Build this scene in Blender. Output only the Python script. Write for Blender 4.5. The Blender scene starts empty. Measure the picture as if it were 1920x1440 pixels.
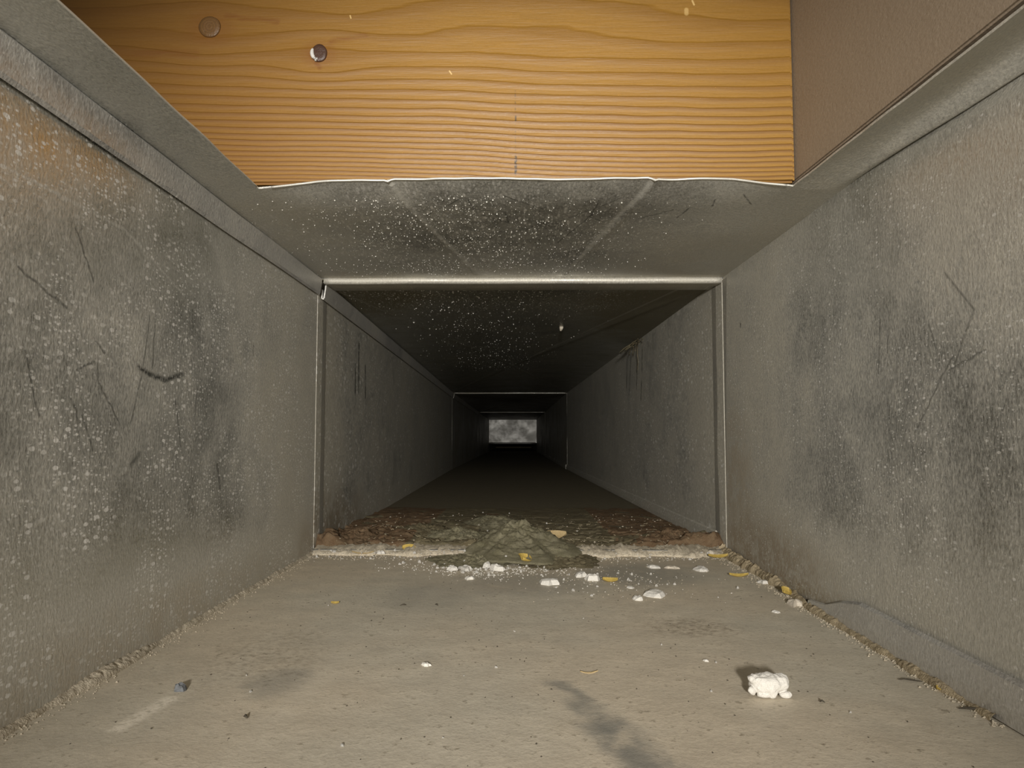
import bpy, bmesh, math, random
import numpy as np
from mathutils import Vector, Matrix, noise

sc = bpy.context.scene
col = sc.collection
rad = math.radians

# ------------------------------------------------------------------ camera, world, lamp, exposure
cam_d = bpy.data.cameras.new('camera')
cam = bpy.data.objects.new('camera', cam_d)
col.objects.link(cam)
cam.location = (0, 0, 0)
cam.rotation_euler = (rad(90 + 3.7538), 0, rad(0.6183))
cam_d.sensor_width = 36.0
cam_d.lens = 26.006
cam_d.clip_start = 0.005
cam_d.clip_end = 50
sc.camera = cam

w = bpy.data.worlds.new('room_above')
sc.world = w
w.use_nodes = True
w.node_tree.nodes['Background'].inputs['Color'].default_value = (1.0, 0.95, 0.86, 1)
w.node_tree.nodes['Background'].inputs['Strength'].default_value = 0.12

lamp_d = bpy.data.lights.new('flash_stand_in', 'SPOT')  # stands in for the camera flash, added farther back for gentler falloff
lamp_d.energy = 40.0
lamp_d.spot_size = rad(43)
lamp_d.spot_blend = 1.0
lamp_d.color = (1.0, 0.965, 0.91)
lamp_d.shadow_soft_size = 0.02
lamp = bpy.data.objects.new('flash_stand_in', lamp_d)
lamp.location = (-0.012, -0.44, 0.082)
lamp.rotation_euler = (Vector((0.0, 0.55, 0.040)) - Vector(lamp.location)).to_track_quat('-Z', 'Y').to_euler()
col.objects.link(lamp)

sc.view_settings.view_transform = 'Standard'
sc.view_settings.look = 'None'
sc.view_settings.gamma = 1.0
sc.view_settings.use_curve_mapping = False
sc.view_settings.exposure = 0.0
sc.cycles.max_bounces = 6
sc.cycles.adaptive_threshold = 0.02
sc.cycles.diffuse_bounces = 3
sc.cycles.glossy_bounces = 4

# ------------------------------------------------------------------ node expressions
class Mat:
    """Small wrapper: builds shader maths from Python expressions."""
    def __init__(s, name):
        s.m = bpy.data.materials.new(name)
        s.m.use_nodes = True
        s.nt = s.m.node_tree
        s.bsdf = s.nt.nodes['Principled BSDF']
        tc = s.nt.nodes.new('ShaderNodeTexCoord')
        s.P = tc.outputs['Object']
        sep = s.nt.nodes.new('ShaderNodeSeparateXYZ')
        s.nt.links.new(s.P, sep.inputs[0])
        s.x, s.y, s.z = (E(s, o) for o in sep.outputs)

    def math(s, op, *a, clamp=False):
        n = s.nt.nodes.new('ShaderNodeMath')
        n.operation = op
        n.use_clamp = clamp
        for i, v in enumerate(a):
            if isinstance(v, E):
                s.nt.links.new(v.o, n.inputs[i])
            else:
                n.inputs[i].default_value = v
        return E(s, n.outputs[0])

    def vec(s, x, y, z):
        n = s.nt.nodes.new('ShaderNodeCombineXYZ')
        for i, v in enumerate((x, y, z)):
            if isinstance(v, E):
                s.nt.links.new(v.o, n.inputs[i])
            else:
                n.inputs[i].default_value = v
        return n.outputs[0]

    def noise(s, scale, detail=2.0, rough=0.5, vec=None, dist=0.0):
        n = s.nt.nodes.new('ShaderNodeTexNoise')
        n.inputs['Scale'].default_value = scale
        n.inputs['Detail'].default_value = detail
        n.inputs['Roughness'].default_value = rough
        n.inputs['Distortion'].default_value = dist
        s.nt.links.new(vec or s.P, n.inputs['Vector'])
        return E(s, n.outputs[0])

    def voro(s, scale, vec=None, out='Distance', rnd=1.0):
        n = s.nt.nodes.new('ShaderNodeTexVoronoi')
        if vec is not None:
            n.voronoi_dimensions = '2D'
        n.inputs['Scale'].default_value = scale
        n.inputs['Randomness'].default_value = rnd
        s.nt.links.new(vec or s.P, n.inputs['Vector'])
        if out == 'both':
            return E(s, n.outputs['Distance']), E(s, s.sepx(n.outputs['Color']))
        return E(s, n.outputs[out])

    def sepx(s, o):
        n = s.nt.nodes.new('ShaderNodeSeparateXYZ')
        s.nt.links.new(o, n.inputs[0])
        return n.outputs[0]

    def step(s, v, a, b):
        """smooth 0..1 as v goes a..b"""
        n = s.nt.nodes.new('ShaderNodeMapRange')
        n.interpolation_type = 'SMOOTHSTEP'
        if a <= b:
            n.inputs['From Min'].default_value, n.inputs['From Max'].default_value = a, b
        else:
            n.inputs['From Min'].default_value, n.inputs['From Max'].default_value = b, a
            n.inputs['To Min'].default_value, n.inputs['To Max'].default_value = 1, 0
        s.nt.links.new(v.o, n.inputs['Value'])
        return E(s, n.outputs[0])

    def mix(s, f, a, b):
        n = s.nt.nodes.new('ShaderNodeMix')
        n.data_type = 'RGBA'
        if isinstance(f, E):
            s.nt.links.new(f.o, n.inputs[0])
        else:
            n.inputs[0].default_value = f
        for i, c in ((6, a), (7, b)):
            if isinstance(c, (tuple, list)):
                n.inputs[i].default_value = (*c, 1)
            else:
                s.nt.links.new(c, n.inputs[i])
        return n.outputs[2]

    def gain(s, c, f):
        n = s.nt.nodes.new('ShaderNodeMix')
        n.data_type = 'RGBA'
        n.blend_type = 'MULTIPLY'
        n.inputs[0].default_value = 1
        s.nt.links.new(c, n.inputs[6])
        s.nt.links.new(s.vec(f, f, f), n.inputs[7])
        return n.outputs[2]

    def set(s, key, v):
        i = s.bsdf.inputs[key]
        if isinstance(v, E):
            s.nt.links.new(v.o, i)
        elif isinstance(v, (int, float)):
            i.default_value = v
        elif isinstance(v, tuple):
            i.default_value = (*v, 1)
        else:
            s.nt.links.new(v, i)

    def bump(s, h, dist, strength=1.0):
        n = s.nt.nodes.new('ShaderNodeBump')
        n.inputs['Strength'].default_value = strength
        n.inputs['Distance'].default_value = dist
        s.nt.links.new(h.o, n.inputs['Height'])
        s.nt.links.new(n.outputs[0], s.bsdf.inputs['Normal'])

    def seg(s, u, v, a, b, wid, soft=1.0):
        """mask of a capsule from a to b in the (u, v) plane"""
        dx, dy = b[0] - a[0], b[1] - a[1]
        L2 = dx * dx + dy * dy + 1e-12
        du, dv = u - a[0], v - a[1]
        t = s.math('MULTIPLY_ADD', du, dx / L2, dv * (dy / L2), clamp=True)
        eu, ev = du - t * dx, dv - t * dy
        d = (eu * eu + ev * ev) ** 0.5
        return s.step(d, wid * (1 + soft), wid * max(0.0, 1 - soft))

    def blob(s, u, v, c, r):
        eu, ev = (u - c[0]) * (1 / r[0]), (v - c[1]) * (1 / r[1])
        d = eu * eu + ev * ev
        return s.step(d, 1.0, 0.0)


class E:
    def __init__(s, m, o): s.m, s.o = m, o
    def __add__(s, b): return s.m.math('ADD', s, b)
    __radd__ = __add__
    def __mul__(s, b): return s.m.math('MULTIPLY', s, b)
    __rmul__ = __mul__
    def __sub__(s, b): return s.m.math('SUBTRACT', s, b)
    def __rsub__(s, b): return s.m.math('SUBTRACT', b, s)
    def __pow__(s, b): return s.m.math('POWER', s, b)
    def max(s, b): return s.m.math('MAXIMUM', s, b)
    def min(s, b): return s.m.math('MINIMUM', s, b)
    def clamp(s): return s.m.math('ADD', s, 0.0, clamp=True)
    def abs(s): return s.m.math('ABSOLUTE', s)
    def exp(s): return s.m.math('EXPONENT', s)


def galvanised(name, plane='yz', dust=0.35, dustcol=(0.45, 0.425, 0.36), metal=(0.70, 0.70, 0.66),
               rough=0.30, specks=1.0, scratches=(), pale=(), blobs=(), streak=1.0, speck_area=(), stains=(), gs=1.0):
    """Zinc-coated sheet with a film of dust, white specks, brushed streaks and named scratches."""
    m = Mat(name)
    u, v = {'yz': (m.y, m.z), 'xy': (m.x, m.y), 'xz': (m.x, m.z)}[plane]
    big = m.noise(14, 3, 0.55)
    mid = m.noise(60, 4, 0.6)
    if plane == 'yz':
        sv = m.vec(m.x * 1.0, m.y * 1.0, m.z * 0.55)
    else:
        sv = m.vec(m.x * 1.0, m.y * 0.5, m.z * 1.0)
    fine = m.noise(1500 * gs, 3, 0.7, vec=sv)
    grainy = m.noise(750 * gs, 3, 0.65, vec=sv)
    # dust film
    film = (big - 0.5) * 1.1 + (mid - 0.5) * 0.6 + (grainy - 0.5) * 0.60 * streak + dust
    for c, r, k in blobs:
        film = film + m.blob(u, v, c, r) * k
    film = m.step(film, -0.35, 1.0)
    mc = m.gain(m.mix(0.5, metal, metal), 0.55 + 0.9 * fine)
    dc = m.gain(m.mix(mid, dustcol, tuple(k * 1.18 for k in dustcol)), 0.40 + 0.75 * fine + 0.45 * grainy)
    colr = m.mix(film, mc, dc)
    met = 0.97 - film * 0.92
    for c, r, k, sc_ in stains:
        q = (m.blob(u, v, c, r) * m.step(mid * 0.5 + grainy * 0.5, 0.40, 0.56) * k).clamp()
        colr = m.mix(q, colr, sc_)
        met = met * (1 - q)
    # specks: droplets of pale dirt, none to many by area
    if specks > 0:
        uv = m.vec(u, v * 0.30, 0.0) if plane == 'xy' else (m.vec(u * 0.5, v, 0.0) if plane == 'yz' else m.vec(u, v, 0.0))
        d1, c1 = m.voro(330 * gs, vec=uv, out='both')
        s1 = m.step(d1 - (c1 - 0.50) * 0.42 * specks, 0.04, -0.03)
        d2, c2 = m.voro(760 * gs, vec=uv, out='both')
        s2 = m.step(d2 - (c2 - 0.40) * 0.48 * specks, 0.05, -0.04)
        area = m.step(m.noise(26, 2, 0.5), 0.32, 0.62)
        if speck_area:
            k = None
            for c, r, q in speck_area:
                w_ = m.blob(u, v, c, r) * q
                k = w_ if k is None else k.max(w_)
            area = (area * 0.35 + 0.65) * k
        sp = (s1.max(s2 * 0.75) * area * 0.9).clamp()
        colr = m.mix(sp, colr, (0.74, 0.72, 0.67))
        met = met * (1 - sp)
    wob = (m.noise(220, 2, 0.6) - 0.5) * 0.0022
    if scratches:
        k = None
        for a, b, wd, op in scratches:
            q = m.seg(u + wob, v + wob, a, b, wd, 0.9) * op
            k = q if k is None else k.max(q)
        k = (k * m.step(grainy, 0.34, 0.55)).clamp()
        colr = m.mix(k, colr, (0.028, 0.03, 0.027))
    if pale:
        k = None
        for a, b, wd, op in pale:
            q = m.seg(u + wob * 0.4, v + wob * 0.4, a, b, wd, 0.8) * op
            k = q if k is None else k.max(q)
        colr = m.mix(k, colr, (0.50, 0.48, 0.42))
        met = met * (1 - k)
    m.set('Base Color', colr)
    m.set('Metallic', met)
    m.set('Roughness', (rough + film * 0.35 + (grainy - 0.5) * 0.25).clamp())
    m.set('Specular IOR Level', 0.25)
    m.bump(grainy, 0.00035, 0.55)
    return m.m


def plain(name, c, rough=0.8, metal=0.0, scale=300, amp=0.5, bump=0.0004, c2=None, spec=0.3):
    m = Mat(name)
    n1 = m.noise(scale, 4, 0.65)
    n2 = m.noise(scale * 4, 3, 0.6)
    base = m.mix(n1, c, c2 or tuple(k * 1.2 for k in c))
    m.set('Base Color', m.gain(base, (1 - amp * 0.5) + amp * n2))
    m.set('Roughness', rough)
    m.set('Metallic', metal)
    m.set('Specular IOR Level', spec)
    if bump:
        m.bump(n1 + n2 * 0.5, bump, 0.8)
    return m.m


# ------------------------------------------------------------------ mesh helpers
def new_obj(name, verts, faces, mat, parent=None, smooth=True, origin=None):
    me = bpy.data.meshes.new(name)
    vs = np.asarray(verts, float)
    if origin is not None:
        vs = vs - np.asarray(origin)
    me.from_pydata(vs.tolist(), [], faces)
    me.validate()
    bm = bmesh.new()
    bm.from_mesh(me)
    bmesh.ops.remove_doubles(bm, verts=bm.verts, dist=1e-6)
    bm.to_mesh(me)
    bm.free()
    me.materials.append(mat)
    if smooth:
        me.polygons.foreach_set('use_smooth', [True] * len(me.polygons))
    o = bpy.data.objects.new(name, me)
    if origin is not None:
        o.location = origin
    col.objects.link(o)
    if parent is not None:
        o.parent = parent
        if origin is not None:
            o.location = Vector(origin) - parent.matrix_basis.translation
    return o


def tag(o, label, cat=None, group=None, kind=None):
    o['label'] = label
    if cat:
        o['category'] = cat
    if group:
        o['group'] = group
    if kind:
        o['kind'] = kind
    return o


class G:
    """vertex and face collector"""
    def __init__(s): s.v, s.f = [], []
    def grid(s, us, vs, fn, flip=False):
        b = len(s.v)
        for a in us:
            for c in vs:
                s.v.append(fn(a, c))
        n = len(vs)
        for i in range(len(us) - 1):
            for j in range(n - 1):
                q = (b + i * n + j, b + (i + 1) * n + j, b + (i + 1) * n + j + 1, b + i * n + j + 1)
                s.f.append(q[::-1] if flip else q)
        return s
    def sweep(s, prof, ys, place, closed=False, caps=True):
        """profile [(a, b)...] carried along ys by place(a, b, y)"""
        b = len(s.v)
        n = len(prof)
        for y in ys:
            for p in prof:
                s.v.append(place(p[0], p[1], y))
        m = n if closed else n - 1
        for i in range(len(ys) - 1):
            for j in range(m):
                k = (j + 1) % n
                s.f.append((b + i * n + j, b + i * n + k, b + (i + 1) * n + k, b + (i + 1) * n + j))
        if closed and caps:
            s.f.append(tuple(b + j for j in range(n))[::-1])
            e = b + (len(ys) - 1) * n
            s.f.append(tuple(e + j for j in range(n)))
        return s


def lin(a, b, n): return list(np.linspace(a, b, n))


def solid(o, t, off=1.0):
    """give a sheet its thickness: a back skin and crisp rim faces of their own"""
    me = o.data
    n = len(me.vertices)
    co = np.empty(n * 3)
    me.vertices.foreach_get('co', co)
    co = co.reshape(-1, 3)
    nr = np.array([tuple(v.vector) for v in me.vertex_normals])
    back = co + nr * t * off
    faces = [tuple(p.vertices) for p in me.polygons]
    use = {}
    for f in faces:
        for i in range(len(f)):
            e = (f[i], f[(i + 1) % len(f)])
            k = (min(e), max(e))
            use[k] = None if k in use else e
    vs = co.tolist() + back.tolist()
    fs = list(faces) + [tuple(i + n for i in f)[::-1] for f in faces]
    for k, e in use.items():
        if e is None:
            continue
        q = len(vs)
        vs += [co[e[1]].tolist(), co[e[0]].tolist(), back[e[0]].tolist(), back[e[1]].tolist()]
        fs.append((q, q + 1, q + 2, q + 3))
    if off > 0:
        fs = [f[::-1] for f in fs]
    mats = list(me.materials)
    m2 = bpy.data.meshes.new(o.name)
    m2.from_pydata(vs, [], fs)
    for m_ in mats:
        m2.materials.append(m_)
    m2.polygons.foreach_set('use_smooth', [True] * len(m2.polygons))
    o.data = m2
    bpy.data.meshes.remove(me)
    return o


def thick_path(path, t):
    """closed outline of thickness t around an open 2D path"""
    p = [np.array(q, float) for q in path]
    L, R_ = [], []
    for i in range(len(p)):
        d = p[min(i + 1, len(p) - 1)] - p[max(i - 1, 0)]
        d = d / (np.linalg.norm(d) + 1e-12)
        n = np.array((-d[1], d[0])) * t / 2
        L.append(tuple(p[i] + n))
        R_.append(tuple(p[i] - n))
    return L + R_[::-1]


def nz(x, y=0.0, z=0.0): return noise.noise(Vector((x, y, z)))


# ------------------------------------------------------------------ duct measures (metres)
XL, XRT, XRB = -0.153, 0.155, 0.150        # nearest length: left wall, right wall top, right wall bottom
ZF, ZC = -0.0885, 0.116                    # floor, ceiling
J1, J2, J3, YE = 0.549, 1.95, 3.35, 4.72   # joints and the far end
YB = -0.75                                 # behind the camera
# each further length: start y, left x, right x, ceiling z, floor z, drift in x and z per metre
S2 = (J1, -0.1526, 0.1517, 0.1148, -0.0862, -0.0194, -0.0072)
S3 = (J2, -0.1797, 0.1243, 0.1047, -0.0963, -0.0070, -0.0087)
S4 = (J3, -0.1894, 0.1144, 0.0925, -0.1085, -0.0060, -0.0080)


def sec(S):
    y0, xl, xr, zc, zf, dx, dz = S
    return lambda x, z, y: (x + (y - y0) * dx, y, z + (y - y0) * dz)


# ------------------------------------------------------------------ materials of the sheets
def wl(pairs, wd=0.0006, op=0.8):
    return [(a, b, wd, op) for a, b in pairs]

SCR_L = wl([((.2625, .0325), (.2690, .0285)), ((.2620, .0255), (.2520, .0215)), ((.2643, .0252), (.2650, .0180)),
            ((.2650, .0180), (.2800, .0030)), ((.2490, .0120), (.2545, .0030)), ((.3000, .0480), (.2960, .0260)),
            ((.2960, .0260), (.2880, .0040)), ((.3050, .0500), (.3030, .0260)), ((.3246, .0143), (.3310, -.0060)),
            ((.3459, .0178), (.3450, .0080)), ((.2560, .0060), (.2630, -.0060)), ((.2250, .0250), (.2330, .0050)),
            ((.4180, .0500), (.4180, .0440)), ((.2480, .0700), (.2600, .0540)), ((.2200, .0500), (.2450, .0420))],
           0.00045, 0.62) + \
    wl([((.2921, .0262), (.3000, .0240)), ((.3000, .0240), (.3150, .0225)), ((.3150, .0225), (.3315, .0265))], 0.0010, 0.9) + \
    wl([((.2890, -.0125), (.2950, -.0085)), ((.3720, -.0160), (.3760, -.0280))], 0.0011, 0.6)
PAL_L = wl([((.2114, .0785), (.2788, .0781)), ((.2788, .0781), (.3300, .0620))], 0.0005, 0.32)
SCR_R = wl([((.2640, .0570), (.2475, .0412)), ((.2475, .0412), (.2590, .0240)), ((.2600, .0270), (.2853, .0002)),
            ((.2420, .0270), (.2620, .0220)), ((.3115, .0474), (.3136, .0250)), ((.2746, .0400), (.2700, .0300)),
            ((.3050, .0400), (.3060, .0330))], 0.00045, 0.55) + \
    wl([((.5082, .0745), (.5082, .0738))], 0.0014, 0.9)
SCR_C = wl([((.0390, .3900), (.0239, .4472)), ((.0239, .4472), (.0235, .4500)), ((.0400, .3700), (.0380, .3950)),
            ((.0380, .3950), (.0460, .4040)), ((.0460, .4040), (.0500, .4050)), ((.0200, .4050), (.0500, .3640)),
            ((-.0310, .3780), (-.0080, .3850)), ((-.0080, .3850), (-.0060, .4060)), ((-.0200, .3900), (-.0060, .4060)),
            ((-.0500, .3900), (-.0300, .3640)), ((.0660, .3950), (.0800, .3800)), ((.0880, .3780), (.0850, .3950)),
            ((.0980, .3650), (.0990, .3750)), ((.1100, .3580), (.1180, .3720)), ((.0400, .3850), (.0660, .3850)),
            ((-.0080, .3600), (.0120, .3800)), ((-.0260, .3650), (-.0240, .3800))], 0.00040, 0.7)

M_wl = galvanised('galvanised_left', 'yz', dust=0.16, rough=0.25, specks=1.25, scratches=SCR_L, pale=PAL_L,
                  stains=[((.30, -.09), (.25, .03), .35, (.33, .26, .17)), ((.54, -.09), (.05, .04), .5, (.26, .20, .13))],
                  blobs=[((.56, .0), (.22, .35), .6), ((.30, .03), (.07, .03), .12), ((.30, -.085), (.5, .035), .55)])
M_wr = galvanised('galvanised_right', 'yz', dust=0.26, rough=0.24, specks=0.8, scratches=SCR_R, streak=1.3,
                  stains=[((.45, -.088), (.13, .045), .8, (.27, .205, .135)), ((.53, -.05), (.06, .09), .5, (.32, .25, .17)), ((.30, -.092), (.2, .02), .5, (.25, .20, .12))],
                  blobs=[((.56, -.0), (.20, .35), .55), ((.20, .075), (.12, .06), .35), ((.45, -.085), (.35, .05), .6)])
M_c = galvanised('galvanised_ceiling', 'xy', dust=0.20, rough=0.26, specks=1.4, scratches=SCR_C,
                 speck_area=[((-.03, .44), (.16, .13), 1.0), ((.0, .44), (.3, .3), .25)],
                 blobs=[((.144, .24), (.022, .16), .35), ((.0, .55), (.25, .04), .25), ((-.14, .45), (.07, .2), .25), ((.13, .45), (.07, .2), .35)],  # first blob: dust painted on for the highlight along the right strip
                 pale=wl([((-.0631, .335), (-.0560, .380)), ((-.0560, .380), (-.0320, .530)),  # creases painted pale for the light they reflect
                          ((.0643, .335), (.0540, .385)), ((.0540, .385), (.0330, .540))], 0.0012, 0.62))
M_seam = galvanised('galvanised_seam', 'yz', dust=0.34, rough=0.32, specks=0.5, metal=(0.70, 0.70, 0.70))
M_cleat = galvanised('galvanised_cleat', 'xz', dust=0.55, rough=0.28, specks=0.6, metal=(0.62, 0.60, 0.55))
M_w2 = galvanised('galvanised_inner', 'yz', dust=0.52, rough=0.33, specks=1.3, streak=2.0, gs=0.45, metal=(0.58, 0.58, 0.54),
                  scratches=wl([((.690, .062), (.691, .038)), ((.706, .085), (.706, .040)), ((.738, .066), (.741, .036))], .0022, .9),
                  stains=[((.58, -.085), (.22, .05), .7, (.20, .15, .09))],
                  blobs=[((.56, 0), (.10, .3), .45), ((.7, -.09), (.8, .035), .4)])
M_w2r = galvanised('galvanised_inner_right', 'yz', dust=0.56, rough=0.33, specks=1.1, streak=1.7, gs=0.5, metal=(0.58, 0.58, 0.54),
                   scratches=wl([((.872, .100), (.876, .072)), ((.90, .105), (.915, .055)), ((.95, .10), (.97, .05)),
                                 ((.98, .10), (.99, .06)), ((.88, .060), (.885, .040))], .0022, .75),
                   blobs=[((.56, 0), (.14, .3), .45), ((.7, -.09), (.8, .035), .4)])
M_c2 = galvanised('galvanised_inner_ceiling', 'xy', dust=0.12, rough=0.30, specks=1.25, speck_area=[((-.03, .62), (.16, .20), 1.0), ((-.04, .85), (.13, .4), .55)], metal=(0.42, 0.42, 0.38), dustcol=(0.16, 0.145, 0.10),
                  pale=[((.128, .585), (-.012, 1.25), .0012, .34), ((-.150, .585), (-.012, 1.25), .0012, .30),  # pale lines painted for light caught along the cross break
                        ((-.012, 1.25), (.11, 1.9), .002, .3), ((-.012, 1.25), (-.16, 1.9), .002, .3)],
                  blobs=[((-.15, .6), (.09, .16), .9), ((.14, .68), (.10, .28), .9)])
PAL3 = [((-.17, 1.98), (.100, 3.32), .011, .9), ((.115, 1.98), (-.185, 3.32), .011, .9)]  # crossed bands painted pale for the glint of the crease facets
M_end = galvanised('galvanised_end', 'xz', dust=0.05, rough=0.36, specks=0.3, metal=(0.62, 0.61, 0.58))
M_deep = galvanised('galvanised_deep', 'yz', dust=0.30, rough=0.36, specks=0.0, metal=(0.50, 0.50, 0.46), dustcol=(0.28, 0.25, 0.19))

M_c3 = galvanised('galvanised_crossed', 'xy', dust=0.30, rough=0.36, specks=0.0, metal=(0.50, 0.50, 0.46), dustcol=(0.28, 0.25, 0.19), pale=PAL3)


def floor_mat():
    m = Mat('dusty_floor')
    big, mid, fine = m.noise(9, 3, 0.55), m.noise(70, 4, 0.6), m.noise(900, 3, 0.7)
    gr = m.noise(330, 3, 0.7)
    c = m.mix(m.step(big, 0.35, 0.65), (0.64, 0.555, 0.425), (0.60, 0.545, 0.435))
    c = m.gain(c, 0.56 + 0.46 * mid + 0.42 * fine)
    # brown flecks and pale film
    c = m.mix((m.step(gr, 0.57, 0.72) * m.step(mid, 0.38, 0.60) * 0.6).clamp(), c, (0.16, 0.125, 0.075))
    # wiped places where the sheet shows
    wob = (m.noise(45, 3, 0.6) - 0.5) * 0.022
    x, y = m.x + wob, m.y + wob * 0.6
    wipe = m.seg(x, y, (.013, .268), (.026, .229), .0035, 0.95) * 0.55
    wipe = wipe.max(m.seg(x, y, (.026, .229), (.040, .190), .0065, 0.95) * 0.75)
    wipe = wipe.max(m.blob(x, y, (-.05, .41), (.03, .05)) * 0.3).max(m.blob(x, y, (.075, .47), (.05, .05)) * 0.5)
    wipe = wipe.max(m.blob(x, y, (-.086, .268), (.014, .02)) * 0.4).max(m.blob(x, y, (.0, .44), (.06, .04)) * 0.35)
    wipe = (wipe * m.step(mid, 0.25, 0.5)).clamp()
    c = m.mix(wipe, c, (0.30, 0.30, 0.275))
    # pale scrape and a dragged pale track
    x2, y2 = m.x + wob * 0.16, m.y + wob * 0.1
    sc1 = m.seg(x2, y2, (-.1203, .226), (-.1165, .250), .0028, 0.7) * m.step(gr, 0.36, 0.5)
    tr0 = sc1 * 0.9
    tr = m.seg(x, y, (-.079, .185), (-.071, .299), .006, 0.95) * 0.3
    tr = tr.max(m.seg(x, y, (-.052, .33), (-.046, .418), .006, 0.95) * 0.25)
    tr = tr.max(m.seg(x, y, (-.105, .27), (-.110, .33), .004, 0.95) * 0.3)
    c = m.mix(tr.clamp(), c, (0.72, 0.65, 0.52))
    c = m.mix(tr0.clamp(), c, (0.88, 0.80, 0.66))
    # brown damp patch
    bp = m.blob(x, y, (.078, .345), (.03, .022)).max(m.blob(x, y, (-.10, .30), (.03, .05)) * .6)
    c = m.mix((bp * 0.45 * m.step(gr, 0.40, 0.62)).clamp(), c, (0.19, 0.145, 0.095))
    m.set('Base Color', c)
    m.set('Roughness', 0.62 - wipe * 0.25)
    m.set('Metallic', wipe * 0.35)
    m.set('Specular IOR Level', 0.35)
    m.bump(gr * 0.5 + fine * 0.4 + mid, 0.0004, 0.6)
    return m.m

M_f = floor_mat()
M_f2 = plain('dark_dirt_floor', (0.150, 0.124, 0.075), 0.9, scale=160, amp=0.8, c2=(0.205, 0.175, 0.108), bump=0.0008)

# ------------------------------------------------------------------ nearest length of duct
ys1 = lin(YB, J1, 130)

def seg_wave(y, s):          # gentle oil-canning of thin sheet
    return (0.0007 * nz(y * 7, s) + 0.0003 * nz(y * 23, s)) * min(1.0, max(0.0, (J1 - 0.03 - y) / 0.08))

# left wall
g = G().grid(ys1, lin(ZF, ZC, 26), lambda y, z: (XL + seg_wave(y, z * 9 + 3) * math.sin((z - ZF) / (ZC - ZF) * math.pi), y, z), flip=True)
wall_left = tag(solid(new_obj('wall_left', g.v, g.f, M_wl), 0.0009, -1), 'speckled galvanised left side sheet nearest the camera', 'duct wall', kind='structure')

# right wall, its top rolled over into the ceiling near the camera
def roll_r(y):
    return 0.0125 * max(0.0, min(1.0, (0.3475 - y) / 0.13)) ** 1.5

def right_xz(t, y):
    r = 0.0006 + roll_r(y)
    kj = min(1.0, max(0.0, (y - 0.40) / (J1 - 0.40)))
    XRT, XRB = 0.155 - 0.0023 * kj, 0.150 + 0.0022 * kj
    H = ZC - ZF - r
    if t <= 1:
        z = ZF + H * t
        x = XRB + (XRT - XRB) * (H * t / (ZC - ZF))
        return x + seg_wave(y, z * 9 + 11) * math.sin(t * math.pi), z
    a = (t - 1) * math.pi / 2
    xe = XRB + (XRT - XRB) * (H / (ZC - ZF))
    return xe + r * 0.60 * math.sin(a * 0.9), ZF + H + r * (t - 1)

g = G().grid(ys1, lin(0, 1, 24) + lin(1.1, 2, 9), lambda y, t: (right_xz(t, y)[0], y, right_xz(t, y)[1]))
wall_right = tag(solid(new_obj('wall_right', g.v, g.f, M_wr), 0.0009, -1), 'brushed galvanised right side sheet nearest the camera', 'duct wall', kind='structure')

# floor
g = G().grid(lin(XL, XRB + 0.001, 60), ys1, lambda x, y: (x, y, ZF + 0.0005 * nz(x * 12, y * 12)))
floor1 = tag(solid(new_obj('floor', g.v, g.f, M_f), 0.0012, -1), 'dusty beige metal floor of the nearest duct length', 'floor', kind='structure')

# back of the duct behind the camera
g = G().grid(lin(XL, XRT, 4), lin(ZF, ZC, 4), lambda x, z: (x, YB, z), flip=True)
tag(solid(new_obj('wall_back', g.v, g.f, M_deep), 0.001, 1), 'plain galvanised end sheet behind the camera', 'duct wall', kind='structure')

# ceiling with the torn-edged opening
XOL, XOR, YOB = -0.1243, 0.1290, -0.30

def y_front(x):
    t = (x - XOL) / (XOR - XOL)
    e = 0.3425 + 0.0014 * nz(x * 28, 5) + 0.0009 * nz(x * 75, 9) + 0.0022 * abs(2 * t - 1) ** 6
    return e

def crease(x, y):
    xa = -0.0620 + (y - 0.343) * 0.158
    xb = 0.0630 - (y - 0.343) * 0.155
    d = min(abs(x - xa), abs(x - xb))
    return -0.0007 * max(0, 1 - d / 0.0022) + (0.0006 if xa < x < xb else 0)

def zceil(x, y):
    t = (x - XOL) / (XOR - XOL)
    side = min(1.0, max(0.0, min(t, 1 - t) * 9))
    lip = 0.0
    if y < 0.378:
        lip = (0.378 - y) ** 2 / 0.035 ** 2 * 0.0028 * side
    edge = min(1, max(0, (J1 - y) / 0.02)) * min(1, max(0, (x - XL) / 0.03)) * min(1, max(0, (XRT - x) / 0.03))
    return ZC + lip + crease(x, y) * edge + 0.0008 * nz(x * 14, y * 14, 2) * edge

def x_cut(y):
    return 0.1290 + 0.062 * max(0.0, 0.345 - y) * (1 if y > 0.2 else 0) + (0.062 * 0.145 if y <= 0.2 else 0) + 0.0009 * nz(y * 35, 4)

def x_cutl(y): return XOL + 0.0008 * nz(y * 30, 8)

def strip_bulge(x, y):      # the narrow right strip is dished upwards
    return 0.0

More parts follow.
